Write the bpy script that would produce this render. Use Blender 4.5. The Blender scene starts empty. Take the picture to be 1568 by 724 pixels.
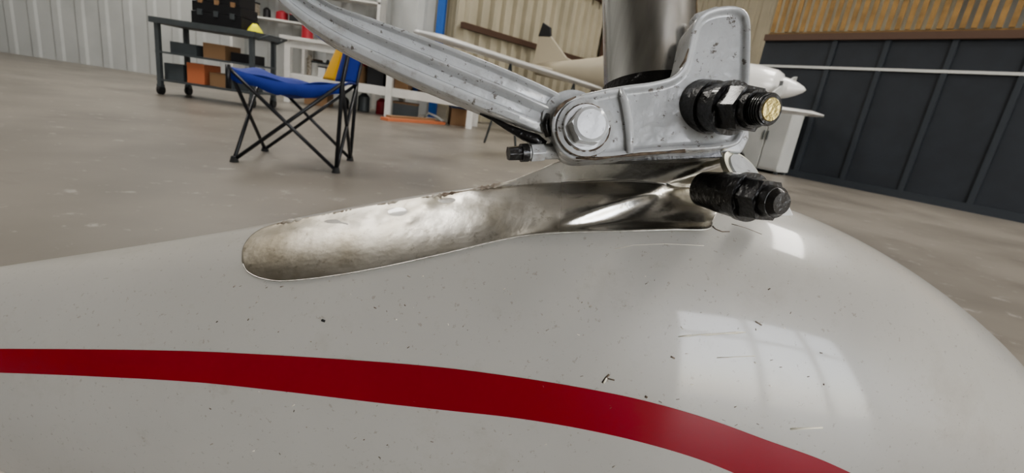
import bpy, bmesh, math, random
from mathutils import Vector, Matrix
from mathutils.bvhtree import BVHTree
random.seed(4)
scene = bpy.context.scene
try: scene.view_settings.look = 'AgX - Medium High Contrast'
except Exception: pass

# ------------------------------------------------------------------ camera
FPX = 740.0
H = 0.5
pitch = math.radians(15.85); roll = math.radians(8.5)
C = Vector((0, 0, H))
F = Vector((0, math.cos(pitch), -math.sin(pitch)))
R0 = Vector((1, 0, 0)); U0 = Vector((0, math.sin(pitch), math.cos(pitch)))
R = R0*math.cos(roll) + U0*math.sin(roll)
U = U0*math.cos(roll) - R0*math.sin(roll)
cd = bpy.data.cameras.new("camera"); cam = bpy.data.objects.new("camera", cd)
scene.collection.objects.link(cam); scene.camera = cam
cd.sensor_width = 36; cd.lens = 36*FPX/1600
cd.clip_start = 0.01; cd.clip_end = 200
cd.dof.use_dof = True; cd.dof.focus_distance = 0.25; cd.dof.aperture_fstop = 18
m = Matrix((R, U, -F)).transposed().to_4x4(); m.translation = C
cam.matrix_world = m

def ray(px, py):
    return F + R*((px-800)/FPX) - U*((py-369.5)/FPX)
def pt(px, py, d):            # world point from image pixel coordinates at an estimated depth
    return C + ray(px, py)*d
def atY(px, py, Y):
    r = ray(px, py); return C + r*(Y/r.y)
def gnd(px, py):
    r = ray(px, py); return C + r*(H/(-r.z))

# --------------------------------------------------------------- materials
def mat(name, col, rough=0.5, metal=0.0, coat=0.0, var=0.0, vscale=5.0, bump=0.0, bscale=40.0, col2=None, stretch=None, spec=0.5, bdist=.002):
    mt = bpy.data.materials.new(name); mt.use_nodes = True
    nt = mt.node_tree; b = nt.nodes["Principled BSDF"]
    b.inputs["Base Color"].default_value = (*col, 1)
    b.inputs["Roughness"].default_value = rough
    b.inputs["Metallic"].default_value = metal
    b.inputs["Coat Weight"].default_value = coat
    b.inputs["Coat Roughness"].default_value = 0.07
    b.inputs["Specular IOR Level"].default_value = spec
    tc = nt.nodes.new("ShaderNodeTexCoord"); mp = nt.nodes.new("ShaderNodeMapping")
    nt.links.new(tc.outputs["Object"], mp.inputs["Vector"])
    if stretch: mp.inputs["Scale"].default_value = stretch
    if var > 0 or col2:
        n = nt.nodes.new("ShaderNodeTexNoise"); n.inputs["Scale"].default_value = vscale
        n.inputs["Detail"].default_value = 6
        r = nt.nodes.new("ShaderNodeValToRGB")
        c2 = col2 if col2 else tuple(max(0, c*(1-var)) for c in col)
        r.color_ramp.elements[0].position = .35; r.color_ramp.elements[0].color = (*c2, 1)
        r.color_ramp.elements[1].position = .62; r.color_ramp.elements[1].color = (*col, 1)
        nt.links.new(mp.outputs[0], n.inputs["Vector"]); nt.links.new(n.outputs["Fac"], r.inputs["Fac"])
        nt.links.new(r.outputs["Color"], b.inputs["Base Color"])
    if bump > 0:
        n2 = nt.nodes.new("ShaderNodeTexNoise"); n2.inputs["Scale"].default_value = bscale
        n2.inputs["Detail"].default_value = 4
        bp = nt.nodes.new("ShaderNodeBump"); bp.inputs["Strength"].default_value = bump
        bp.inputs["Distance"].default_value = bdist
        nt.links.new(mp.outputs[0], n2.inputs["Vector"]); nt.links.new(n2.outputs["Fac"], bp.inputs["Height"])
        nt.links.new(bp.outputs["Normal"], b.inputs["Normal"])
    return mt

def specks(mt, col, scale, thr, amt=.6, soft=.05, detail=3):
    nt = mt.node_tree; b = nt.nodes["Principled BSDF"]
    src = b.inputs["Base Color"].links[0].from_socket
    tc = nt.nodes.new("ShaderNodeTexCoord"); n = nt.nodes.new("ShaderNodeTexNoise")
    n.inputs["Scale"].default_value = scale; n.inputs["Detail"].default_value = detail; n.inputs["Roughness"].default_value = .7
    r = nt.nodes.new("ShaderNodeValToRGB"); r.color_ramp.elements[0].position = thr; r.color_ramp.elements[1].position = thr+soft
    r.color_ramp.elements[0].color = (0,0,0,1); r.color_ramp.elements[1].color = (amt,amt,amt,1)
    mx = nt.nodes.new("ShaderNodeMix"); mx.data_type = 'RGBA'
    nt.links.new(tc.outputs["Object"], n.inputs["Vector"]); nt.links.new(n.outputs["Fac"], r.inputs["Fac"])
    nt.links.new(r.outputs["Color"], mx.inputs[0]); nt.links.new(src, mx.inputs[6])
    mx.inputs[7].default_value = (*col, 1)
    nt.links.new(mx.outputs[2], b.inputs["Base Color"])
M_pant = mat("white_gelcoat", (.450,.434,.396), .34, coat=.50, var=.08, vscale=9, bump=.02, bscale=300)
specks(M_pant, (.20,.16,.115), 320, .635, .42)
specks(M_pant, (.30,.265,.21), 60, .60, .30, .12, 8)
specks(M_pant, (.31,.28,.23), 18, .55, .40, .18, 8)
M_red = mat("red_paint", (.27,.004,.016), .35, coat=.6, var=.1, vscale=12, spec=.2)
M_steel = mat("polished_steel_sheet", (.70,.685,.65), .30, 1.0, vscale=34, col2=(.48,.455,.40), bump=.25, bscale=70)
specks(M_steel, (.26,.24,.20), 160, .57, .5, .1, 6)
_nt=M_steel.node_tree; _b=_nt.nodes["Principled BSDF"]; _tc=_nt.nodes.new("ShaderNodeTexCoord"); _sp=_nt.nodes.new("ShaderNodeSeparateXYZ"); _mr=_nt.nodes.new("ShaderNodeMapRange")
_nt.links.new(_tc.outputs["Object"],_sp.inputs[0]); _nt.links.new(_sp.outputs[0],_mr.inputs["Value"])
_mr.inputs["From Min"].default_value=-.08; _mr.inputs["From Max"].default_value=.04; _mr.inputs["To Min"].default_value=.44; _mr.inputs["To Max"].default_value=.25
_nt.links.new(_mr.outputs[0],_b.inputs["Roughness"])
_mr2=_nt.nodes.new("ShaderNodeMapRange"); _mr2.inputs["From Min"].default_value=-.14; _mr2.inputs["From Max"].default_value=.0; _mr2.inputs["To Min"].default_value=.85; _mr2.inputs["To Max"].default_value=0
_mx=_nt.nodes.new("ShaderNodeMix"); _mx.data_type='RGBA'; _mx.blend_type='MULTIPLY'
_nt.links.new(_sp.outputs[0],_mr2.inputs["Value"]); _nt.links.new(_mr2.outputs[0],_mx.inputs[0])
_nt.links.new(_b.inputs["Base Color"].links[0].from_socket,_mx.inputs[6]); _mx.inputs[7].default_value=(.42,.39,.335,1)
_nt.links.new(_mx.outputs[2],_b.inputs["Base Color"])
M_edge = mat("burnished_sheet_edge", (.75,.73,.68), .4, .7, var=.3, vscale=300)
M_chrome = mat("chrome_strut", (.86,.85,.83), .22, 1.0, var=.35, vscale=14, stretch=(6,6,.4))
M_gpaint = mat("grey_gloss_paint", (.47,.48,.485), .26, coat=.6, var=.14, vscale=30, bump=.7, bscale=80)
specks(M_gpaint, (.07,.05,.03), 190, .605, .8, .05, 5)
specks(M_gpaint, (.24,.215,.175), 45, .54, .6, .12, 8)
M_black = mat("greasy_black", (.010,.009,.009), .30, coat=.4, bump=.6, bscale=300)
M_brass = mat("brass_end", (.75,.62,.28), .35, .8, var=.4, vscale=400, bump=.5, bscale=600)
M_dirt = mat("grime", (.06,.042,.03), .7, col2=(.17,.13,.09), vscale=220)
M_seal = mat("sealant", (.50,.46,.39), .6, col2=(.13,.09,.06), vscale=90)
M_zinc = mat("zinc_ring", (.70,.68,.55), .35, .5, var=.3, vscale=100)
M_floor = mat("concrete", (.205,.186,.160), .36, var=.30, vscale=1.3, bump=.05, bscale=80)
specks(M_floor, (.36,.335,.31), 9, .60, .7, .06, 6)
specks(M_floor, (.105,.092,.078), 2.3, .56, .6, .15, 8)
M_blue = mat("blue_canvas", (.008,.028,.22), .75, bump=.2, bscale=300)
M_yel = mat("yellow_canvas", (.75,.42,.03), .75)
M_tube = mat("black_powdercoat", (.012,.013,.016), .4)
M_rubber = mat("rubber", (.02,.02,.02), .8)
M_cart = mat("cart_grey_steel", (.07,.08,.085), .5, var=.2)
M_case = mat("black_plastic", (.012,.012,.014), .45)
M_rag = mat("yellow_cloth", (.75,.72,.04), .85)
M_white = mat("white_wood_paint", (.64,.63,.60), .5, var=.1)
M_wallw = mat("white_wall_panel", (.46,.47,.46), .6, var=.1, vscale=2)
M_tan = mat("tan_corrugated_steel", (.47,.43,.33), .55, var=.15, vscale=1.5)
M_brown = mat("brown_steel", (.08,.045,.03), .6)
M_bpost = mat("blue_post_paint", (.02,.10,.36), .5)
M_dark = mat("dark_navy_wall_paint", (.018,.023,.031), .55, var=.2)
M_dark2 = mat("dark_batten_paint", (.022,.028,.036), .55)
M_wood = mat("lattice_wood", (.28,.17,.06), .6, var=.35, vscale=6)
M_plank = mat("orange_wood", (.50,.17,.08), .6)
M_card = mat("cardboard", (.25,.15,.08), .8)
M_cream = mat("cream_aircraft_paint", (.40,.36,.28), .35)
M_acw = mat("white_aircraft_paint", (.60,.60,.59), .3, coat=.4)
M_bluebin = mat("blue_plastic", (.02,.05,.16), .5)
M_redbin = mat("red_plastic", (.30,.02,.03), .5)
M_ceil = mat("ceiling_panel", (.38,.37,.35), .7)
M_plastic = mat("white_plastic", (.8,.8,.78), .4)

# ------------------------------------------------------------- mesh builder
class MB:
    def __init__(s): s.v=[]; s.f=[]; s.fm=[]; s.fs=[]; s.mats=[]
    def mi(s, mt):
        if mt not in s.mats: s.mats.append(mt)
        return s.mats.index(mt)
    def add(s, vs, fs, mt, smooth=False):
        o=len(s.v); s.v += [Vector(v) for v in vs]; k=s.mi(mt)
        for f in fs: s.f.append([i+o for i in f]); s.fm.append(k); s.fs.append(smooth)
    def box(s, c, size, mt, rot=None):
        x,y,z=[a/2 for a in size]; c=Vector(c)
        vs=[Vector((i*x,j*y,k*z)) for i in(-1,1) for j in(-1,1) for k in(-1,1)]
        if rot is not None: vs=[rot@v for v in vs]
        s.add([c+v for v in vs], [(0,1,3,2),(4,6,7,5),(0,4,5,1),(2,3,7,6),(0,2,6,4),(1,5,7,3)], mt)
    def cone(s, p0, p1, r0, r1, mt, seg=24, smooth=True, caps=True, phase=0):
        p0=Vector(p0); p1=Vector(p1); ax=(p1-p0).normalized()
        a=ax.orthogonal().normalized() if abs(ax.z)>.9 else ax.cross(Vector((0,0,1))).normalized()
        b=ax.cross(a)
        vs=[]
        for p,r in((p0,r0),(p1,r1)):
            for i in range(seg):
                t=2*math.pi*i/seg+phase; vs.append(p+a*math.cos(t)*r+b*math.sin(t)*r)
        s.add(vs,[(i,(i+1)%seg,seg+(i+1)%seg,seg+i) for i in range(seg)],mt,smooth)
        if caps:
            s.add(vs[:seg],[tuple(reversed(range(seg)))],mt); s.add(vs[seg:],[tuple(range(seg))],mt)
    def stack(s, p0, ax, secs, mt):
        ax=Vector(ax).normalized(); p0=Vector(p0)
        for t0,t1,r0,r1,seg,*mm in secs:
            s.cone(p0+ax*t0,p0+ax*t1,r0,r1,mm[0] if mm else mt,seg,seg>8)
    def tube(s, pts, rs, mt, seg=10):
        pts=[Vector(p) for p in pts]
        if not hasattr(rs,'__len__'): rs=[rs]*len(pts)
        vs=[]; prev=None
        for i,p in enumerate(pts):
            t=(pts[min(i+1,len(pts)-1)]-pts[max(i-1,0)]).normalized()
            if prev is None: a=t.orthogonal().normalized()
            else:
                a=prev-t*prev.dot(t); a=a.normalized()
            prev=a; b=t.cross(a)
            for k in range(seg):
                q=2*math.pi*k/seg; vs.append(p+(a*math.cos(q)+b*math.sin(q))*rs[i])
        fs=[]
        for i in range(len(pts)-1):
            for k in range(seg):
                fs.append((i*seg+k,i*seg+(k+1)%seg,(i+1)*seg+(k+1)%seg,(i+1)*seg+k))
        fs.append(tuple(reversed(range(seg)))); fs.append(tuple(range((len(pts)-1)*seg,len(pts)*seg)))
        s.add(vs,fs,mt,True)
    def loft(s, loops, mt, smooth=True, caps=True, closed=True):
        n=len(loops[0]); vs=[p for l in loops for p in l]; fs=[]
        for i in range(len(loops)-1):
            for k in range(n if closed else n-1):
                fs.append((i*n+k,i*n+(k+1)%n,(i+1)*n+(k+1)%n,(i+1)*n+k))
        if caps: fs.append(tuple(reversed(range(n)))); fs.append(tuple(range((len(loops)-1)*n,len(loops)*n)))
        s.add(vs,fs,mt,smooth)
    def prism(s, pts, off, mt):
        n=len(pts); off=Vector(off); vs=[Vector(p) for p in pts]+[Vector(p)+off for p in pts]
        s.add(vs,[tuple(range(n)),tuple(reversed(range(n,2*n)))]+[(i,i+n,(i+1)%n+n,(i+1)%n) for i in range(n)],mt)
    def done(s, name, parent=None, bevel=0, seg=2, solid=0):
        me=bpy.data.meshes.new(name); me.from_pydata([v[:] for v in s.v],[],s.f)
        for mt in s.mats: me.materials.append(mt)
        for i,p in enumerate(me.polygons): p.material_index=s.fm[i]; p.use_smooth=s.fs[i]
        bm=bmesh.new(); bm.from_mesh(me); bmesh.ops.recalc_face_normals(bm,faces=bm.faces); bm.to_mesh(me); bm.free()
        ob=bpy.data.objects.new(name,me); scene.collection.objects.link(ob)
        if parent: ob.parent=parent
        if solid:
            md=ob.modifiers.new("solid","SOLIDIFY"); md.thickness=solid; md.offset=0
        if bevel:
            md=ob.modifiers.new("bevel","BEVEL"); md.width=bevel; md.segments=seg; md.limit_method='ANGLE'; md.angle_limit=math.radians(35)
        return ob
def empty(name):
    e=bpy.data.objects.new(name,None); scene.collection.objects.link(e); e.empty_display_size=.05; return e

def crom(pts, n):
    out=[]; P=[Vector(p) for p in pts]; m=len(P)-1
    for i in range(n):
        t=i/(n-1)*m; k=min(int(t),m-1); u=t-k
        p0=P[max(k-1,0)]; p1=P[k]; p2=P[k+1]; p3=P[min(k+2,m)]
        out.append(.5*((2*p1)+(p2-p0)*u+(2*p0-5*p1+4*p2-p3)*u*u+(3*p1-p0-3*p2+p3)*u**3))
    return out
def interp(tab,x):
    if x<=tab[0][0]: return tab[0][1]
    if x>=tab[-1][0]: return tab[-1][1]
    for i in range(len(tab)-1):
        if tab[i][0]<=x<=tab[i+1][0]:
            x0,y0=tab[i]; x1,y1=tab[i+1]
            def sl(j):
                a=tab[max(j-1,0)]; b=tab[min(j+1,len(tab)-1)]; return (b[1]-a[1])/(b[0]-a[0])
            h=x1-x0; t=(x-x0)/h; m0=sl(i)*h; m1=sl(i+1)*h
            return (2*t**3-3*t*t+1)*y0+(t**3-2*t*t+t)*m0+(-2*t**3+3*t*t)*y1+(t**3-t*t)*m1
def smooth(arr, w, it=3):
    for _ in range(it):
        n=len(arr); cs=[0]
        for a in arr: cs.append(cs[-1]+a)
        new=[]
        for i in range(n):
            k=min(w,i,n-1-i); new.append((cs[i+k+1]-cs[i-k])/(2*k+1))
        arr=new
    return arr

# ------------------------------------------------------------ wheel fairing
YC=.30
ztop=[(-.62,.255),(-.50,.290),(-.36,.335),(-.2,.385),(-.083,.4265),(0,.4505),(.08,.4640),(.14,.4650),(.2,.4535),(.27,.427),(.34,.387),(.40,.335),(.44,.27)]
half=[(-.62,.004),(-.50,.030),(-.36,.052),(-.2,.074),(0,.089),(.1,.093),(.22,.088),(.32,.070),(.40,.040),(.44,.003)]
zbot=[(-.62,.235),(-.4,.19),(-.2,.16),(0,.145),(.2,.15),(.34,.185),(.44,.25)]
loops=[]
NX=420; NA=200
xs_=[-.62+1.06*i/NX for i in range(NX+1)]
ZT=smooth([interp(ztop,x) for x in xs_],9); ZB=smooth([interp(zbot,x) for x in xs_],9); HW=smooth([max(interp(half,x),.002) for x in xs_],9)
for i,x in enumerate(xs_):
    zt=ZT[i]; zb=ZB[i]; a=HW[i]
    zc=(zt+zb)/2; b=max((zt-zb)/2,.003)
    loops.append([Vector((x,YC+a*math.cos(2*math.pi*k/NA),zc+b*math.sin(2*math.pi*k/NA))) for k in range(NA)])
fair=empty("wheel_fairing")
mb=MB(); mb.loft(loops,M_pant); shell=mb.done("fairing_shell",fair)
bvh=BVHTree.FromPolygons([v.co[:] for v in shell.data.vertices],[list(p.vertices) for p in shell.data.polygons])
def hit(px,py):
    r=ray(px,py); L=r.length; h=bvh.ray_cast(C,r.normalized())
    if h[0] is None: return None
    return h[3]/L, h[0], h[1]
def onpant(px,py,off):
    h=hit(px,py)
    if h is None: return None
    n=h[2]; 
    if n.dot(ray(px,py))>0: n=-n
    return h[1]+n*off
st=[(-80,545),(0,545),(150,546),(307,549),(450,556),(600,566),(700,575),(800,588),(900,604),(1000,624),(1100,652),(1200,688),(1293,722),(1400,775),(1500,835)]
sb=[(-80,580),(0,582),(150,588),(307,597),(450,612),(600,630),(700,641),(800,652),(900,668),(1000,690),(1100,720),(1200,762),(1293,805),(1400,870),(1500,940)]
rows=[]
for i in range(220):
    x=-70+1560*i/219
    yt=interp(st,x); yb=interp(sb,x); row=[]
    for k in range(11):
        p=onpant(x,yt+(yb-yt)*k/10,.00035); row.append(p)
    if all(q is not None for q in row): rows.append(row)
mb=MB(); mb.loft(rows,M_red,caps=False,closed=False); mb.done("red_stripe",fair)
mb=MB()
def mark(pts,w,mt):
    ps=[onpant(x,y,.0001) for x,y in pts]
    if all(p is not None for p in ps): mb.tube(ps,w,mt,6)
M_scr=mat("scratch_filler",(.80,.76,.64),.6)
mark([(1060,526),(1075,524.5),(1090,523),(1105,523),(1130,521),(1150,520),(1165,519)],[.0002,.0006,.0003,.0006,.0004,.0007,.0002],M_scr)
mark([(1120,559),(1180,556)],.0002,M_scr); mark([(1235,670),(1285,668)],.0005,M_scr)
mark([(1112,352),(1118,358),(1128,362),(1140,362)],.0003,M_dirt); mark([(1143,350),(1165,356),(1190,366)],.0002,M_seal)
mark([(960,389),(990,383),(1040,381),(1100,384)],.00012,M_scr)
mark([(941,598),(947,590),(952,585)],.0005,M_dirt); mark([(945,590),(960,594)],.0004,M_dirt); mark([(943,598),(948,590)],.0006,M_scr)
mark([(1008,619),(1011,621)],.0006,M_dirt); mark([(1048,557),(1054,560)],.0005,M_seal); mark([(1180,502),(1190,508)],.0004,M_seal)
mark([(503,500),(508,502)],.0007,M_rubber)
for _ in range(110):
    x=random.uniform(320,1290); y=random.uniform(430,730)
    mark([(x,y),(x+random.uniform(-5,5),y+random.uniform(-3,3))],random.uniform(.0001,.0003),random.choice([M_dirt,M_seal,M_seal,M_scr]))
mb.done("scuffs",fair)
mb=MB(); wc=Vector((.06,YC,.17))
tl=[]
for k in range(48):
    q=2*math.pi*k/48; lp=[]
    for (y,r) in [(-.03,.075),(-.05,.09),(-.058,.12),(-.052,.15),(-.03,.166),(0,.17),(.03,.166),(.052,.15),(.058,.12),(.05,.09),(.03,.075)]:
        lp.append(wc+Vector((math.cos(q)*r,y,math.sin(q)*r)))
    tl.append(lp)
tl.append(tl[0]); mb.loft(tl,M_rubber,caps=False)
mb.cone(wc-Vector((0,.035,0)),wc+Vector((0,.035,0)),.078,.078,M_acw,40)
mb.cone(wc-Vector((0,.05,0)),wc+Vector((0,.05,0)),.03,.03,M_chrome,30)
mb.done("tyre_and_rim",fair)

# ------------------------------------------------------------- steel plate
plate=empty("steel_scuff_plate")
T=[(378,408),(381,385),(398,364),(430,350),(500,336),(600,318),(700,301),(790,284),(840,266),(880,251),(960,244),(1050,242),(1120,243),(1160,252)]
B=[(380,412),(388,425),(410,435),(445,439),(520,431),(600,417),(700,395),(770,378),(830,367),(900,363),(980,361),(1050,359),(1105,358),(1113,345)]
NS=260; NV=60
Tc=crom([(a,b,0) for a,b in T],NS); Bc=crom([(a,b,0) for a,b in B],NS)
def sstep(t): t=max(0,min(1,t)); return t*t*(3-2*t)
dents=[(622,332,16,7,.0036),(520,347,22,6,.0019),(700,313,26,7,.0022),(470,357,18,5,-.0012),(575,337,14,5,-.0018),(665,322,14,6,-.0020),(745,304,18,6,-.0016),(545,352,12,6,.0013),(640,344,10,7,-.0012),(590,329,8,4,-.0012),(720,312,9,5,-.0011),(760,340,50,20,-.0006),(600,345,9,5,.0010),(680,335,22,8,.0007)]
rows=[]
for i in range(NS):
    row=[]
    for k in range(NV):
        v=k/(NV-1); p=Bc[i].lerp(Tc[i],v); px,py=p.x,p.y
        r=ray(px,py); dpl=.291/r.y
        h=hit(px,py); d=h[0] if h else 9
        kk=.012; hh=max(0,min(1,.5+.5*(dpl-d)/kk)); d=dpl*(1-hh)+d*hh-kk*hh*(1-hh)*.6 if h else dpl
        e=min(1,i/14)
        off=.0008+.0002*math.sin(math.pi*v)*e
        w=sstep((px-770)/200)
        yr=372-(px-800)*.36
        dy=py-yr
        off+=w*(.0065*math.exp(-(dy/(15 if dy>0 else 34))**2) - .0015*math.exp(-((dy-34)/16)**2))
        off+=w*.0045*sstep((px-900)/200)*v
        for (dx,dy_,sx,sy,a) in dents: off-=a*math.exp(-((px-dx)/sx)**2-((py-dy_)/sy)**2)
        off+=w*.0035*math.exp(-(v/.07)**2)
        row.append(C+r*(d-off))
    rows.append(row)
for _ in range(1):
    new=[list(r_) for r_ in rows]
    for i in range(1,NS-1):
        for k in range(1,NV-1):
            new[i][k]=rows[i][k]*.4+(rows[i-1][k]+rows[i+1][k]+rows[i][k-1]+rows[i][k+1])*.15
    rows=new
mb=MB(); mb.loft(rows,M_steel,caps=False,closed=False); mb.done("formed_sheet",plate,solid=.0006)
mb=MB(); mb.tube([rows[i][0]-F*.0002 for i in range(0,NS,3)],.00034,M_edge,6); mb.tube([rows[NS-1][k]-F*.0002 for k in range(0,NV//3,3)],.0003,M_edge,6); mb.done("sheet_edge",plate)
mb=MB(); pts=[]; rs=[]
for i in range(120):
    t=i/119; x=432+375*t; y=interp(T,x)+ 2; r=ray(x,y)
    h=hit(x,y); d=min(h[0],.291/r.y) if h else .291/r.y
    pts.append(C+r*(d-.0014)); rs.append(.0005+.0008*random.random()*(1+math.sin(t*30)))
mb.tube(pts,rs,M_seal,8); mb.done("sealant_bead",plate)

# ---------------------------------------------------------- strut (chrome)
strut=empty("landing_gear_strut")
mb=MB()
s0=pt(1016,150,.292); s1=pt(1012,-60,.292); ax=(s1-s0).normalized()
rr=71*.292/FPX
mb.cone(s0-ax*.005,s0+ax*.30,rr,rr,M_chrome,72)
mb.done("oleo_piston",strut)
mb=MB(); mb.cone(s0+ax*.30,s0+ax*.62,.040,.044,M_gpaint,60); mb.cone(s0+ax*.285,s0+ax*.31,.046,.046,M_gpaint,60); mb.done("oleo_housing",strut)
mb=MB(); mb.cone(s0-ax*.022,s0+ax*.006,rr*1.05,rr*1.03,M_black,60); mb.done("greasy_collar",strut)

# --------------------------------------------------- upper torque link arm
arm=empty("torque_link_arm")
Ta=crom([(a,b,0) for a,b in [(455,-95),(478,-45),(512,5),(600,38),(700,74),(800,114),(862,142),(884,156)]],90)
Ba=crom([(a,b,0) for a,b in [(385,-100),(408,-45),(436,2),(500,56),(600,108),(700,152),(790,188),(856,214)]],90)
prof=[(0,.002),(.03,.0045),(.16,.0055),(.21,.005),(.27,.001),(.44,.0008),(.50,.0045),(.56,.006),(.61,.0045),(.66,.0012),(.84,.0012),(.89,.004),(.96,.0045),(1.0,.002)]
loops=[]
for i in range(90):
    d=.212+(.248-.212)*i/89; lp=[]
    k=sstep((89-i)/14)
    for v,o in prof:
        p=Ba[i].lerp(Ta[i],v); lp.append(pt(p.x,p.y,d)-F*(o*k+.0035*(1-k)))
    tp=Ta[i]; bp_=Ba[i]
    lp.append(pt(tp.x,tp.y,d)+F*.011); lp.append(pt(bp_.x,bp_.y,d)+F*.011)
    loops.append(lp)
mb=MB(); mb.loft(loops,M_gpaint,smooth=True); a_=mb.done("forged_arm",arm,bevel=.0012,seg=3)
mb=MB(); e0=pt(893,188,.243); mb.cone(e0-F*.002,e0+F*.016,46*.243/FPX,46*.243/FPX,M_gpaint,48)
mb.done("pivot_eye",arm,bevel=.001)
mb=MB(); b0=pt(868,236,.250); b1=pt(794,240,.242); ax2=(b1-b0); L=ax2.length; u=.250/FPX
mb.stack(b0,ax2,[(-.004,L*.28,13*u,12*u,24),(L*.28,L*.55,15*u,15*u,6),(L*.45,L*.62,11*u,11*u,20)],M_gpaint)
mb.stack(b0,ax2,[(L*.60,L*.74,14*u,14*u,20),(L*.72,L*1.0,12*u,11*u,6)],M_black)
mb.done("link_stop_bolt",arm,bevel=.0004)
mb=MB(); pts=[pt(x,y,.2475) for x,y in [(750,178),(770,186),(795,200),(820,212),(838,219),(852,226)]]
mb.tube(pts,[.0005,.001,.0018,.0028,.0032,.002],M_black,10)
mb.tube([pt(856,178,.241),pt(852,195,.241),pt(857,214,.241)],[.0012,.0022,.0016],M_black,10); mb.done("grease_smear",arm)

# --------------------------------------------------- lower clevis bracket
br=empty("torque_link_bracket")
DB=.234
out=[(868,222),(862,200),(866,178),(878,160),(898,150),(930,142),(975,133),(1020,127),(1050,119),(1066,104),(1074,80),(1080,52),(1088,30),(1104,16),(1128,9),(1152,9),(1168,18),(1174,36),(1174,70),(1173,110),(1171,150),(1168,190),(1162,214),(1148,228),(1110,234),(1060,236),(1010,240),(960,245),(920,249),(895,248),(878,238)]
oc=crom([(a,b,0) for a,b in out+[out[0]]],150)[:-1]
me=bpy.data.meshes.new("clevis_body"); bm=bmesh.new()
vf=[bm.verts.new(pt(p.x,p.y,DB)) for p in oc]; f=bm.faces.new(vf)
f.normal_update()
if f.normal.dot(F)>0: f.normal_flip()
ret=bmesh.ops.extrude_face_region(bm,geom=[f])
nv=[g for g in ret['geom'] if isinstance(g,bmesh.types.BMVert)]
bmesh.ops.translate(bm,verts=nv,vec=F*.022)
bmesh.ops.recalc_face_normals(bm,faces=bm.faces)
front=min(bm.faces,key=lambda g:(g.calc_center_median()-C).dot(F) if len(g.verts)>20 else 9)
rg=bmesh.ops.inset_region(bm,faces=[front],thickness=.0022,depth=0)
rg=bmesh.ops.inset_region(bm,faces=[front],thickness=.0016,depth=-.0024)
bm.to_mesh(me); bm.free(); me.materials.append(M_gpaint)
for p in me.polygons: p.use_smooth = True
ob=bpy.data.objects.new("clevis_body",me); scene.collection.objects.link(ob); ob.parent=br
md=ob.modifiers.new("bevel","BEVEL"); md.width=.0016; md.segments=4; md.limit_method='ANGLE'; md.angle_limit=math.radians(35)
md=ob.modifiers.new("wn","WEIGHTED_NORMAL"); md.keep_sharp=False
u=DB/FPX
mb=MB()
c=pt(915,200,DB)
mb.cone(c+F*.012,c-F*.0015,48*u,45*u,M_gpaint,56)
mb.done("ear_boss",br,bevel=.0012,seg=3)
mb=MB(); bx=(F*1.0-R*.12+U*.05).normalized()
mb.stack(c-F*.001,-bx,[(0,.0016,36*u,35*u,48),(.0016,.009,31*u,29.5*u,6),(.009,.0098,27*u,22*u,24)],M_gpaint)
mb.done("pivot_bolt_head",br,bevel=.0005,seg=2)
mb=MB()
def ring(c0,a,b,rad,w):
    n=24; mb.tube([c0+(R*math.cos(q)+U*math.sin(q))*rad for q in [a+(b-a)*k/n for k in range(n+1)]],[w*(.3+random.random()) for _ in range(n+1)],M_dirt,6)
ring(c-F*.0012,-2.9,.4,37*u,.0005); ring(c-F*.0016,.9,2.6,36.5*u,.0004); ring(c-F*.0012,-3.0,-1.2,46*u,.0004)
mb.tube([pt(x,y,DB-.0004) for x,y in [(900,247),(930,248),(960,245),(1000,241),(1040,238),(1070,236)]],[.0004,.0009,.0004,.0009,.0005,.0010],M_dirt,6)
mb.tube([pt(x,y,DB-.0004) for x,y in [(866,182),(872,170),(884,159),(900,151)]],[.0003,.0011,.0008,.0004],M_dirt,6)
mb.tube([pt(x,y,DB-.0004) for x,y in [(1062,106),(1070,95),(1076,76)]],[.0003,.0007,.0003],M_dirt,6)
mb.done("edge_grime",br)
mb=MB(); mb.tube([pt(970,138,DB)+F*.001,pt(978,160,DB)+F*.0006,pt(983,190,DB)+F*.0006,pt(985,215,DB)+F*.0008,pt(984,240,DB)],[.0014,.0022,.0022,.002,.0016],M_gpaint,12)
mb.done("casting_rib",br)
mb=MB(); mb.cone(pt(897,192,.2585),pt(897,192,.2585)+F*.010,46*.25/FPX,46*.25/FPX,M_black,40)
mb.prism([pt(905,236,.25),pt(1125,232,.25),pt(1130,246,.25),pt(1040,250,.25),pt(930,252,.25)],F*.012,M_black)  # black strip draws the shadow and grease under the link
mb.done("bushing_grease_shadow",br,bevel=.0005)
mb=MB(); mb.prism([pt(1085,20,.2565),pt(1120,8,.2565),pt(1168,18,.2565),pt(1172,215,.2565),pt(1160,240,.2565),pt(1100,236,.2565),pt(1095,110,.2565)],F*.010,M_gpaint); mb.done("clevis_web",br,bevel=.002,seg=3)

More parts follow.
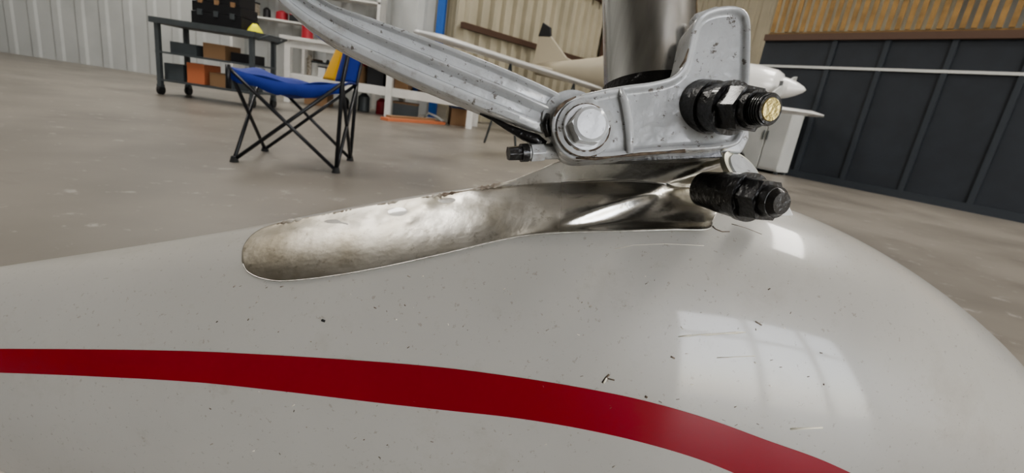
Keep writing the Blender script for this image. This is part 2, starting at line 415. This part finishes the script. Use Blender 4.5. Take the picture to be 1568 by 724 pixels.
def boltaxis(a,b): 
    p=pt(*a); q=pt(*b); return p,(q-p),(q-p).length
p,ax3,L=boltaxis((1108,168,.236),(1206,171,.202)); u=.222/FPX
mb=MB(); mb.stack(p,ax3,[(-.006,L*.10,46*u,43*u,48),(L*.08,L*.34,39*u,37*u,48),(L*.32,L*.42,42*u,42*u,48),(L*.42,L*.70,38*u,37*u,6),(L*.68,L*.80,29*u,28*u,32),(L*.78,L*.985,22*u,21*u,32),(L*.97,L*1.0,17.5*u,16*u,32,M_brass)],M_black)
for k in range(5):
    t=L*(.81+.035*k); mb.stack(p,ax3,[(t,t+L*.016,23.5*u,23.5*u,32)],M_black)
mb.done("upper_through_bolt",br,bevel=.0007,seg=2)
ab=empty("axle_bolt")
p,ax3,L=boltaxis((1120,299,.252),(1222,318,.214)); u=.235/FPX
mb=MB(); mb.stack(p,ax3,[(-.01,L*.10,30*u,33*u,48),(L*.10,L*.48,34*u,36*u,48),(L*.46,L*.56,38*u,38*u,48),(L*.56,L*.82,35*u,33*u,6),(L*.80,L*.93,24*u,23*u,32),(L*.92,L*1.0,22*u,16*u,32)],M_black)
mb.done("castellated_nut",ab,bevel=.0009,seg=3)
mb=MB(); c=pt(1155,272,.256); n=(-F*.75+R*.45+U*.5).normalized(); u=.262/FPX
mb.cone(c,c+n*.003,38*u,38*u,M_zinc,56); mb.cone(c+n*.003,c+n*.0042,30*u,29*u,M_gpaint,56)
mb.done("axle_washer",ab,bevel=.0006)
mb=MB(); 
mb.prism([pt(1196,322,.252),pt(1232,318,.252),pt(1241,337,.248),pt(1205,338,.248)],F*.012,M_plastic); mb.done("plastic_spacer",ab,bevel=.0008)

# =============================================================== HANGAR
mb=MB(); mb.box((0,3.25,-.05),(24,25.5,.1),M_floor); mb.done("floor")
def vwall(name,p0,p1,z0,z1,mt,corr=0,th=.08,amp=.03):
    mb=MB(); p0=Vector((*p0,0)); p1=Vector((*p1,0)); d=(p1-p0); L=d.length; d.normalize(); n=Vector((-d.y,d.x,0))
    if corr:
        N=int(L/corr); loops=[]
        for i in range(N+1):
            for t,o in((0,0),(.55,0),(.65,-1),(.90,-1)):
                x=min((i+t)*corr,L); q=p0+d*x+n*amp*o
                loops.append([q+Vector((0,0,z0)),q+Vector((0,0,z1))])
        mb.loft(loops,mt,smooth=False,caps=False,closed=False)
        q=(p0+p1)/2+n*.03
        mb.box(q+Vector((0,0,(z0+z1)/2)),(L,.03,z1-z0),mt,Matrix.Rotation(math.atan2(d.y,d.x),3,'Z'))
    else:
        mb.box((p0+p1)/2+Vector((0,0,(z0+z1)/2)),(L,th,z1-z0),mt,Matrix.Rotation(math.atan2(d.y,d.x),3,'Z'))
    return mb.done(name)
ZC=6.5
vwall("wall_back",(-12,15.8),(12,15.8),0,ZC,M_tan,.4)
vwall("wall_left",(-12,-9),(-12,15.8),0,ZC,M_wallw)
vwall("wall_right",(12,-9),(12,15.8),0,ZC,M_wallw)
mb=MB(); mb.box((0,3.4,ZC+.05),(24,24.9,.1),M_ceil); mb.done("ceiling")
# unseen front wall, added with its door opening to shape daylight and reflections
mb=MB(); mb.box((-4.5,-9,ZC/2),(15.0,.1,ZC),M_wallw)
mb.box((11.8,-9,ZC/2),(.4,.1,ZC),M_tan); mb.box((7.3,-9,6.25),(8.8,.1,.5),M_tan)
for x in (3.1,6.0,8.9,11.5): mb.box((x,-8.9,3.0),(.2,.2,6.0),M_brown)
mb.box((7.3,-8.9,4.2),(8.6,.12,.14),M_brown)
mb.done("wall_front_unseen")
vwall("wall_workshop",(-12,9.2),(-1.95,9.2),0,ZC,M_wallw,.45,amp=.02)
dA=(-1.5,8.9); dB=(3.6,15.2)
vwall("door_1",dA,dB,0.02,5.5,M_tan,.30,amp=.09)
dd=(Vector((*dB,0))-Vector((*dA,0))); DL=dd.length; dd.normalize(); dn=Vector((dd.y,-dd.x,0)); rz=Matrix.Rotation(math.atan2(dd.y,dd.x),3,'Z')
mb=MB()
for z in (1.62,3.0,4.4): mb.box(Vector((*dA,z))+dd*DL/2+dn*.14,(DL,.08,.10),M_brown,rz)
mb.box(Vector((*dA,2.75))+dd*4.6+dn*.2,(.16,.14,5.45),M_brown,rz)
mb.done("trim_1")
mb=MB(); mb.box((-1.78,8.85,3.25),(.13,.03,6.5),M_bpost); mb.box((-1.78,8.97,3.25),(.13,.03,6.5),M_bpost); mb.box((-1.78,8.91,3.25),(.03,.12,6.5),M_bpost); mb.done("blue_steel_column")

pA=gnd(1172,262)
qa=Vector((pA.x,pA.y,0)); dirp=Vector((.62,-.78,0)).normalized(); qb=qa+dirp*7
qa2=qa-dirp*.3
PT=2.02
vwall("wall_partition",(qa2.x,qa2.y),(qb.x,qb.y),0,PT,M_dark)
rzp=Matrix.Rotation(math.atan2(dirp.y,dirp.x),3,'Z'); npn=Vector((dirp.y,-dirp.x,0)).normalized()
if npn.dot(Vector((0,-1,0)))<0: npn=-npn
mid=(qa2+qb)/2; LP=(qb-qa2).length
def onwall(px,z=0):
    r=ray(px,215); k=r.x/r.y; t=(k*qa.y-qa.x)/(dirp.x-k*dirp.y); return qa+dirp*t+Vector((0,0,z))
mb=MB(); mb.box(mid+npn*.06+Vector((0,0,1.60)),(LP,.03,.035),M_wallw,rzp); mb.box(mid+npn*.06+Vector((0,0,.05)),(LP,.03,.10),M_dark2,rzp)
mb.box(mid+npn*.07+Vector((0,0,PT)),(LP,.06,.09),M_brown,rzp)
for px in (1262,1340,1440,1560): mb.box(onwall(px,PT/2)+npn*.055,(.06,.03,PT-.02),M_dark2,rzp)
mb.done("trim_2")
mb=MB()
for i in range(int(LP/.11)):
    q=qa2+dirp*(i*.11+.05); mb.box(q+Vector((0,0,PT+.64)),(.055,.03,1.1),M_wood,rzp)
for z in (PT+.05,PT+.62,PT+1.16): mb.box(mid+Vector((0,0,z))-npn*.03,(LP,.04,.07),M_wood,rzp)
mb.done("wooden_lattice")
cc=onwall(1218)+npn*.26
mb=MB(); mb.box(cc+Vector((0,0,.50)),(.62,.35,.92),M_wallw,rzp)
for sx in(-1,1): mb.box(cc+npn*.185+dirp*.155*sx+Vector((0,0,.50)),(.29,.02,.86),M_wallw,rzp); mb.box(cc+npn*.205+dirp*.03*sx+Vector((0,0,.55)),(.015,.02,.14),M_cart,rzp)
for sx in(-1,1):
    for sy in(-1,1): mb.box(cc+dirp*.27*sx+npn*.13*sy+Vector((0,0,.02)),(.05,.05,.04),M_cart,rzp)
mb.done("storage_cabinet",bevel=.006)

# ------------------------------------------------------- folding camp chair
ch=empty("camp_chair")
A=gnd(366,253); Bq=gnd(525,270); Cq=gnd(414,236); D=gnd(547,251)
feet=[A,Bq,D,Cq]; cen=sum(feet,Vector())/4; SH=.46
tops=[cen+(f-cen)*1.06+Vector((0,0,SH)) for f in feet]
tA,tB,tD,tC=tops
mb=MB(); r=.0095
def X(f0,t0,f1,t1):
    mb.tube([f0+Vector((0,0,.012)),t1],r,M_tube,10); mb.tube([f1+Vector((0,0,.012)),t0],r,M_tube,10)
X(A,tA,Bq,tB); X(Cq,tC,D,tD); X(A,tA,Cq,tC); X(Bq,tB,D,tD)
bk=Vector((.05,0,.30))
mb.tube([Bq+Vector((0,0,.012)),tB,tB+bk],.0105,M_tube,10); mb.tube([D+Vector((0,0,.012)),tD,tD+bk],.0105,M_tube,10)
for f_ in (A,Cq): 
    t=tops[feet.index(f_)]; mb.tube([t-Vector((0,0,.10)),t+Vector((0,0,.012))],.012,M_tube,10)
for f_ in feet: mb.cone(f_+Vector((0,0,0)),f_+Vector((0,0,.03)),.022,.014,M_rubber,16)
mb.done("folding_frame",ch)
rows=[]
N=20
for i in range(N+1):
    row=[]
    for k in range(N+1):
        s=i/N; t=k/N; p=(tA.lerp(tB,s)).lerp(tC.lerp(tD,s),t)
        sag=.085*math.sin(math.pi*s)*math.sin(math.pi*t)+.035*math.sin(math.pi*s)+.007*math.sin(14*s+6*t)
        row.append(p-Vector((0,0,sag-.004)))
    rows.append(row)
mb=MB(); mb.loft(rows,M_blue,caps=False,closed=False); mb.done("seat_fabric",ch,solid=.004)
rows=[]
for i in range(N+1):
    s=i/N; row=[]
    for k in range(N+1):
        t=k/N; p=(tB+bk*(.02+.96*s)).lerp(tD+bk*(.02+.96*s),t); p+=Vector((-.15*math.sin(math.pi*t)*(1-.5*s),0,0))
        row.append(p)
    rows.append(row)
mb=MB()
def cols(a,b): return [r_[a:b] for r_ in rows]
mb.loft(cols(0,3),M_blue,caps=False,closed=False); mb.loft(cols(2,17),M_yel,caps=False,closed=False); mb.loft(cols(16,21),M_blue,caps=False,closed=False)
mb.done("back_fabric",ch,solid=.004)
mb=MB(); mb.loft([[tA+Vector((0,0,.003)),tA-Vector((0,0,.05))]]+[[tA.lerp(tB,s)-Vector((0,0,.035*math.sin(math.pi*s))),tA.lerp(tB,s)-Vector((0,0,.05+.045*math.sin(math.pi*s)+.008*math.sin(20*s)))] for s in (.08,.16,.25,.33,.42,.5,.58,.67,.75,.84,.92)]+[[tB+Vector((0,0,.003)),tB-Vector((0,0,.05))]],M_blue,caps=False,closed=False)
mb.done("seat_front_hem",ch,solid=.003)

# ------------------------------------------------------------- tool cart
g0=gnd(355,163); cartc=Vector((g0.x-.25,g0.y+.25,0))
ct=empty("tool_cart")
mb=MB(); W=1.15;Dp=.55
for sx in(-1,1):
    for sy in(-1,1):
        c=cartc+Vector((sx*(W/2-.05),sy*(Dp/2-.05),0)); mb.box(c+Vector((0,0,.43)),(.045,.045,.66),M_cart)
        mb.cone(c+Vector((-.018,0,.05)),c+Vector((.018,0,.05)),.05,.05,M_rubber,24); mb.box(c+Vector((0,0,.095)),(.05,.06,.03),M_cart)
mb.box(cartc+Vector((0,0,.77)),(W,Dp,.03),M_cart)
for sy in(-1,1): mb.box(cartc+Vector((0,sy*Dp/2,.785)),(W+.01,.012,.06),M_cart)
for sx in(-1,1): mb.box(cartc+Vector((sx*W/2,0,.785)),(.012,Dp,.06),M_cart)
mb.box(cartc+Vector((0,0,.46)),(W-.05,Dp-.05,.02),M_cart); mb.box(cartc+Vector((0,0,.16)),(W-.05,Dp-.05,.02),M_cart)
mb.tube([cartc+Vector((W/2,-.2,.74)),cartc+Vector((W/2+.12,-.2,.80)),cartc+Vector((W/2+.12,.2,.80)),cartc+Vector((W/2,.2,.74))],.012,M_cart)
mb.done("cart_frame",ct,bevel=.003)
mb=MB()
for i,(x,w,h,mt) in enumerate([(-.42,.22,.18,M_cart),(-.17,.2,.22,M_plank),(.1,.22,.15,M_card),(.34,.2,.2,M_cart)]):
    mb.box(cartc+Vector((x,0,.17+h/2)),(w,.3,h),mt); mb.box(cartc+Vector((x,0,.17+h)),(w*.9,.06,.004),M_seal)
for (x,w,h,mt) in [(-.3,.3,.12,M_cart),(.05,.25,.16,M_card),(.35,.22,.1,M_case)]: mb.box(cartc+Vector((x,0,.47+h/2)),(w,.3,h),mt)
mb.done("cart_boxes",ct,bevel=.004)
tk=empty("tool_case"); mb=MB(); cx=cartc+Vector((.10,0,.788))
mb.box(cx+Vector((0,0,.08)),(.56,.34,.15),M_case); mb.box(cx+Vector((0,0,.21)),(.54,.33,.10),M_case); mb.box(cx+Vector((0,0,.33)),(.50,.30,.13),M_case)
for x in(-.18,0,.18): mb.box(cx+Vector((x,-.175,.15)),(.05,.02,.06),M_cart); mb.box(cx+Vector((x,-.16,.27)),(.05,.02,.05),M_card)
mb.tube([cx+Vector((-.1,0,.39)),cx+Vector((-.08,0,.44)),cx+Vector((.08,0,.44)),cx+Vector((.1,0,.39))],.01,M_case)
mb.done("stacked_cases",tk,bevel=.008)
mb=MB(); rows=[]; rc=cartc+Vector((.48,-.08,.787))
for i in range(13):
    row=[]
    for k in range(13):
        x=(i/12-.5)*.17; y=(k/12-.5)*.22; rad=min(1,math.hypot(x/.085,y/.11))
        z=.11*(1-rad**2)+.02*math.sin(i*1.7)*math.cos(k*1.3)*(1-rad)+.004
        row.append(rc+Vector((x,y,z)))
    rows.append(row)
mb.loft(rows,M_rag,caps=False,closed=False); mb.done("cleaning_rag",solid=.004)

# -------------------------------------------------------------- workbench
wb=empty("workbench"); YB=7.3
def bxx(px): 
    r=ray(px,150); return YB*r.x/r.y
x0=bxx(446); x1=bxx(742); mb=MB()
xs=[x0+.04,x0+(x1-x0)*.55,x1-.04]
for x in xs:
    for y in(YB,YB+.75): mb.box((x,y,.44),(.09,.09,.88),M_white)
mb.box(((x0+x1)/2-.0,YB+.375,.905),(x1-x0+.1,.95,.05),M_white)
mb.box(((x0+x1)/2,YB-.02,.83),(x1-x0,.04,.10),M_white)
mb.box(((x0+x1)/2,YB-.0,.36),(x1-x0,.05,.12),M_white); mb.box(((x0+x1)/2,YB+.375,.41),(x1-x0,.75,.03),M_white)
mb.done("bench_frame",wb,bevel=.004)
mb=MB(); pal=[M_card,M_redbin,M_cart,M_white,M_bluebin,M_case,M_case,M_seal,M_brown]
def clutter(xa,xb,y,z,wr,hr,dep,gap):
    x=xa
    while x<xb-.2:
        w=random.uniform(*wr); h=random.uniform(*hr); mt=random.choice(pal); k=random.random()
        yy=y+random.uniform(-.08,.08)
        if k<.55:
            rt=Matrix.Rotation(random.uniform(-.3,.3),3,'Z')
            mb.box((x+w/2,yy,z+h/2),(w,dep,h),mt,rt); mb.box((x+w/2,yy,z+h),(w*1.04,dep*1.04,h*.12),random.choice(pal),rt)
        elif k<.8:
            mb.cone((x+w/2,yy,z),(x+w/2,yy,z+h*.8),w*.35,w*.33,mt,18); mb.cone((x+w/2,yy,z+h*.8),(x+w/2,yy,z+h),w*.33,w*.12,mt,18)
        else:
            mb.tube([(x,yy,z+.02),(x+w*.3,yy-.05,z+h*.6),(x+w*.7,yy+.02,z+h*.4),(x+w,yy,z+.03)],.02,mt)
        x+=w+random.uniform(*gap)
clutter(x0+.15,x1-.1,YB+.35,.427,(.1,.3),(.1,.34),.28,(.01,.06))
clutter(x0+.15,x1-.1,YB+.5,.427,(.1,.3),(.2,.38),.2,(.01,.06))
clutter(x0+.2,x1-.1,YB+.4,.0,(.15,.4),(.1,.28),.35,(.03,.12))
clutter(x0+.05,x1-.1,YB+.35,.932,(.06,.25),(.06,.30),.2,(.03,.18))
mb.done("stored_items",wb,bevel=.004)
g1=gnd(600,188); g2=gnd(690,194); mb=MB(); dv=(g2-g1); an=math.atan2(dv.y,dv.x)
mb.box((g1+g2)/2+Vector((0,.0,.02)),(dv.length,.16,.04),M_plank,Matrix.Rotation(an,3,'Z')); mb.box((g1+g2)/2+Vector((-.05,.02,.055)),(dv.length*.8,.10,.03),M_card,Matrix.Rotation(an+.03,3,'Z'))
mb.done("timber_planks",bevel=.003)
sh=empty("wall_shelf"); mb=MB()
for z in (1.25,1.75,2.3): mb.box((-4.1,8.9,z),(2.6,.36,.03),M_white)
for x in(-5.38,-4.1,-2.82): mb.box((x,8.9,1.2),(.05,.36,2.4),M_white)
mb.done("shelf_boards",sh)
mb=MB()
for z in (1.267,1.767): clutter(-5.3,-2.9,8.88,z,(.1,.3),(.1,.38),.22,(.03,.15))
mb.done("shelf_items",sh,bevel=.004)

# ---------------------------------------------------- stored aircraft wing
w0=pt(688,62,3.9); w1=pt(934,140,7.4)
aw=empty("aircraft_wing"); mb=MB()
def wing(p0,p1,c0,c1,th0,th1,chord,mt,n=14):
    loops=[]
    af=[(0,0),(.03,.35),(.12,.75),(.3,1),(.55,.8),(.8,.38),(1,.03),(.8,-.15),(.55,-.3),(.3,-.4),(.12,-.35),(.03,-.2)]
    for i in range(n+1):
        t=i/n; p=p0.lerp(p1,t); c=c0+(c1-c0)*t; th=th0+(th1-th0)*t
        if i==n: c*=.6; th*=.4
        loops.append([p+chord*(a-.4)*c+Vector((0,0,b*th)) for a,b in af])
    mb.loft(loops,mt)
sp=(w0-w1).normalized(); chd=Vector((-sp.y,sp.x,0)).normalized()
if chd.x<0: chd=-chd
wing(w1,w0+sp*.3,.22,.14,.06,.045,chd,M_acw)
mb.done("wing_panel",aw)
mb=MB()
for t in(.25,.7):
    q=w1.lerp(w0,t); 
    for s in(-1,1): mb.tube([Vector((q.x+chd.x*.2*s,q.y+chd.y*.2*s,0.01)),q+Vector((0,0,-.02))],.012,M_cart)
mb.done("trestles",aw)

# ----------------------------------------------------------- light aircraft
ac=empty("light_aircraft")
tail=Vector((-.02,9.3,1.12)); nose=atY(1230,138,6.9)
fdir=(nose-tail); fdir.z=0; FL=fdir.length; fdir.normalize(); sd=Vector((fdir.y,-fdir.x,0))
if sd.y>0: sd=-sd
mb=MB()
secs=[(0,.05,.10,0),(.12,.13,.16,.0),(.3,.26,.26,.0),(.45,.38,.40,.05),(.6,.42,.50,.12),(.72,.42,.44,.06),(.80,.40,.34,-.02),(.90,.34,.28,0),(.96,.27,.23,0),(.98,.2,.18,0)]
loops=[]
for t,w,h,zo in secs:
    c=tail.lerp(nose,t)+Vector((0,0,zo))
    loops.append([c+sd*w*math.cos(q)+Vector((0,0,h*math.sin(q))) for q in [2*math.pi*k/28 for k in range(28)]])
mb.loft(loops[:6],M_cream); mb.loft(loops[5:],M_acw)
for sx in (-1,1):
    mb.box(tail.lerp(nose,.972)+sd*.13*sx+Vector((0,0,.03)),(.1,.12,.09),M_case)
mb.done("fuselage",ac)
mb=MB(); nn=tail.lerp(nose,.975)
pr=[(0,.14),(.04,.145),(.12,.125),(.22,.085),(.30,.04),(.33,.005)]
for i in range(len(pr)-1): mb.cone(nn+fdir*pr[i][0],nn+fdir*pr[i+1][0],pr[i][1],pr[i+1][1],M_acw,28,caps=False)
mb.done("spinner",ac)
mb=MB()
for s in(1,-1):
    bd=(sd*.95*s+Vector((0,0,-.25*s))).normalized(); cr=fdir.cross(bd)
    mb.loft([[nn+fdir*.07+bd*t+cr*w-fdir*.01, nn+fdir*.07+bd*t+cr*w+fdir*.01, nn+fdir*.07+bd*t-cr*w+fdir*.005, nn+fdir*.07+bd*t-cr*w-fdir*.012] for t,w in((.1,.05),(.3,.07),(.6,.065),(.8,.04))],M_wallw,smooth=False)
mb.done("propeller",ac)
mb=MB()
def slab(pts,th,mt): mb.prism([p-sd*th/2 for p in pts],sd*th,mt)
b=tail
fin=[b+fdir*.95+Vector((0,0,.14)),b+fdir*.62+Vector((0,0,.24)),b+fdir*.22+Vector((0,0,.58)),b-fdir*.02+Vector((0,0,.60)),b-fdir*.10+Vector((0,0,-.05)),b+fdir*.1+Vector((0,0,-.08))]
slab(fin,.05,M_cream)
cap=[b+fdir*.23+Vector((0,0,.56)),b+fdir*.19+Vector((0,0,.72)),b+fdir*.02+Vector((0,0,.80)),b-fdir*.04+Vector((0,0,.56))]
slab(cap,.06,M_case)
mb.done("tail_fin",ac,bevel=.008)
mb=MB()
wing(b+fdir*.25,b+fdir*.25+sd*1.1,.55,.4,.04,.02,-fdir,M_cream); wing(b+fdir*.25,b+fdir*.25-sd*1.1,.55,.4,.04,.02,-fdir,M_cream)
mb.done("tailplane",ac)
mb=MB(); wr=tail.lerp(nose,.70)+Vector((0,0,-.27))
wing(wr-sd*.2,wr-sd*1.5+Vector((0,0,.10)),1.1,.8,.09,.06,-fdir,M_acw)
tip=atY(1287,182,5.4)
wing(wr,tip,.6,.4,.08,.045,Vector((-.5,-.86,0)).normalized(),M_acw)
mb.done("main_wings",ac)
mb=MB()
for q in (tail.lerp(nose,.90)+Vector((0,0,-.2)),wr+sd*.75,wr-sd*.75):
    mb.tube([q,Vector((q.x,q.y,.14))],.025,M_cart)
    mb.cone(Vector((q.x,q.y,.14))-sd*.05,Vector((q.x,q.y,.14))+sd*.05,.14,.14,M_rubber,28)
mb.done("undercarriage",ac)

# ------------------------------------------------------------------ light
w=bpy.data.worlds.new("world"); scene.world=w; w.use_nodes=True
nt=w.node_tree; bg=nt.nodes["Background"]
sky=nt.nodes.new("ShaderNodeTexSky"); sky.sky_type='NISHITA'; sky.sun_disc=False; sky.sun_elevation=math.radians(40); sky.sun_rotation=math.radians(200); sky.dust_density=4
mx=nt.nodes.new("ShaderNodeMix"); mx.data_type='RGBA'; mx.inputs[0].default_value=.85
nt.links.new(sky.outputs[0],mx.inputs[6]); mx.inputs[7].default_value=(1.0,.98,.95,1)
nt.links.new(mx.outputs[2],bg.inputs[0]); bg.inputs[1].default_value=6.3
def area(name,loc,rot,size,sy,en,col=(1,1,1)):
    l=bpy.data.lights.new(name,'AREA'); l.shape='RECTANGLE'; l.size=size; l.size_y=sy; l.energy=en; l.color=col
    o=bpy.data.objects.new(name,l); o.location=loc; o.rotation_euler=rot; scene.collection.objects.link(o)
for i,(x,y) in enumerate([(-5,2),(5,1),(-5,7),(5,7),(0,11)]):
    area("ceiling_fill" if i==0 else "ceiling_fill.%03d"%i,(x,y,ZC-.1),(0,0,0),1.2,3.2,300,(1,.96,.90))  # added fill lights under the ceiling, not real fixtures
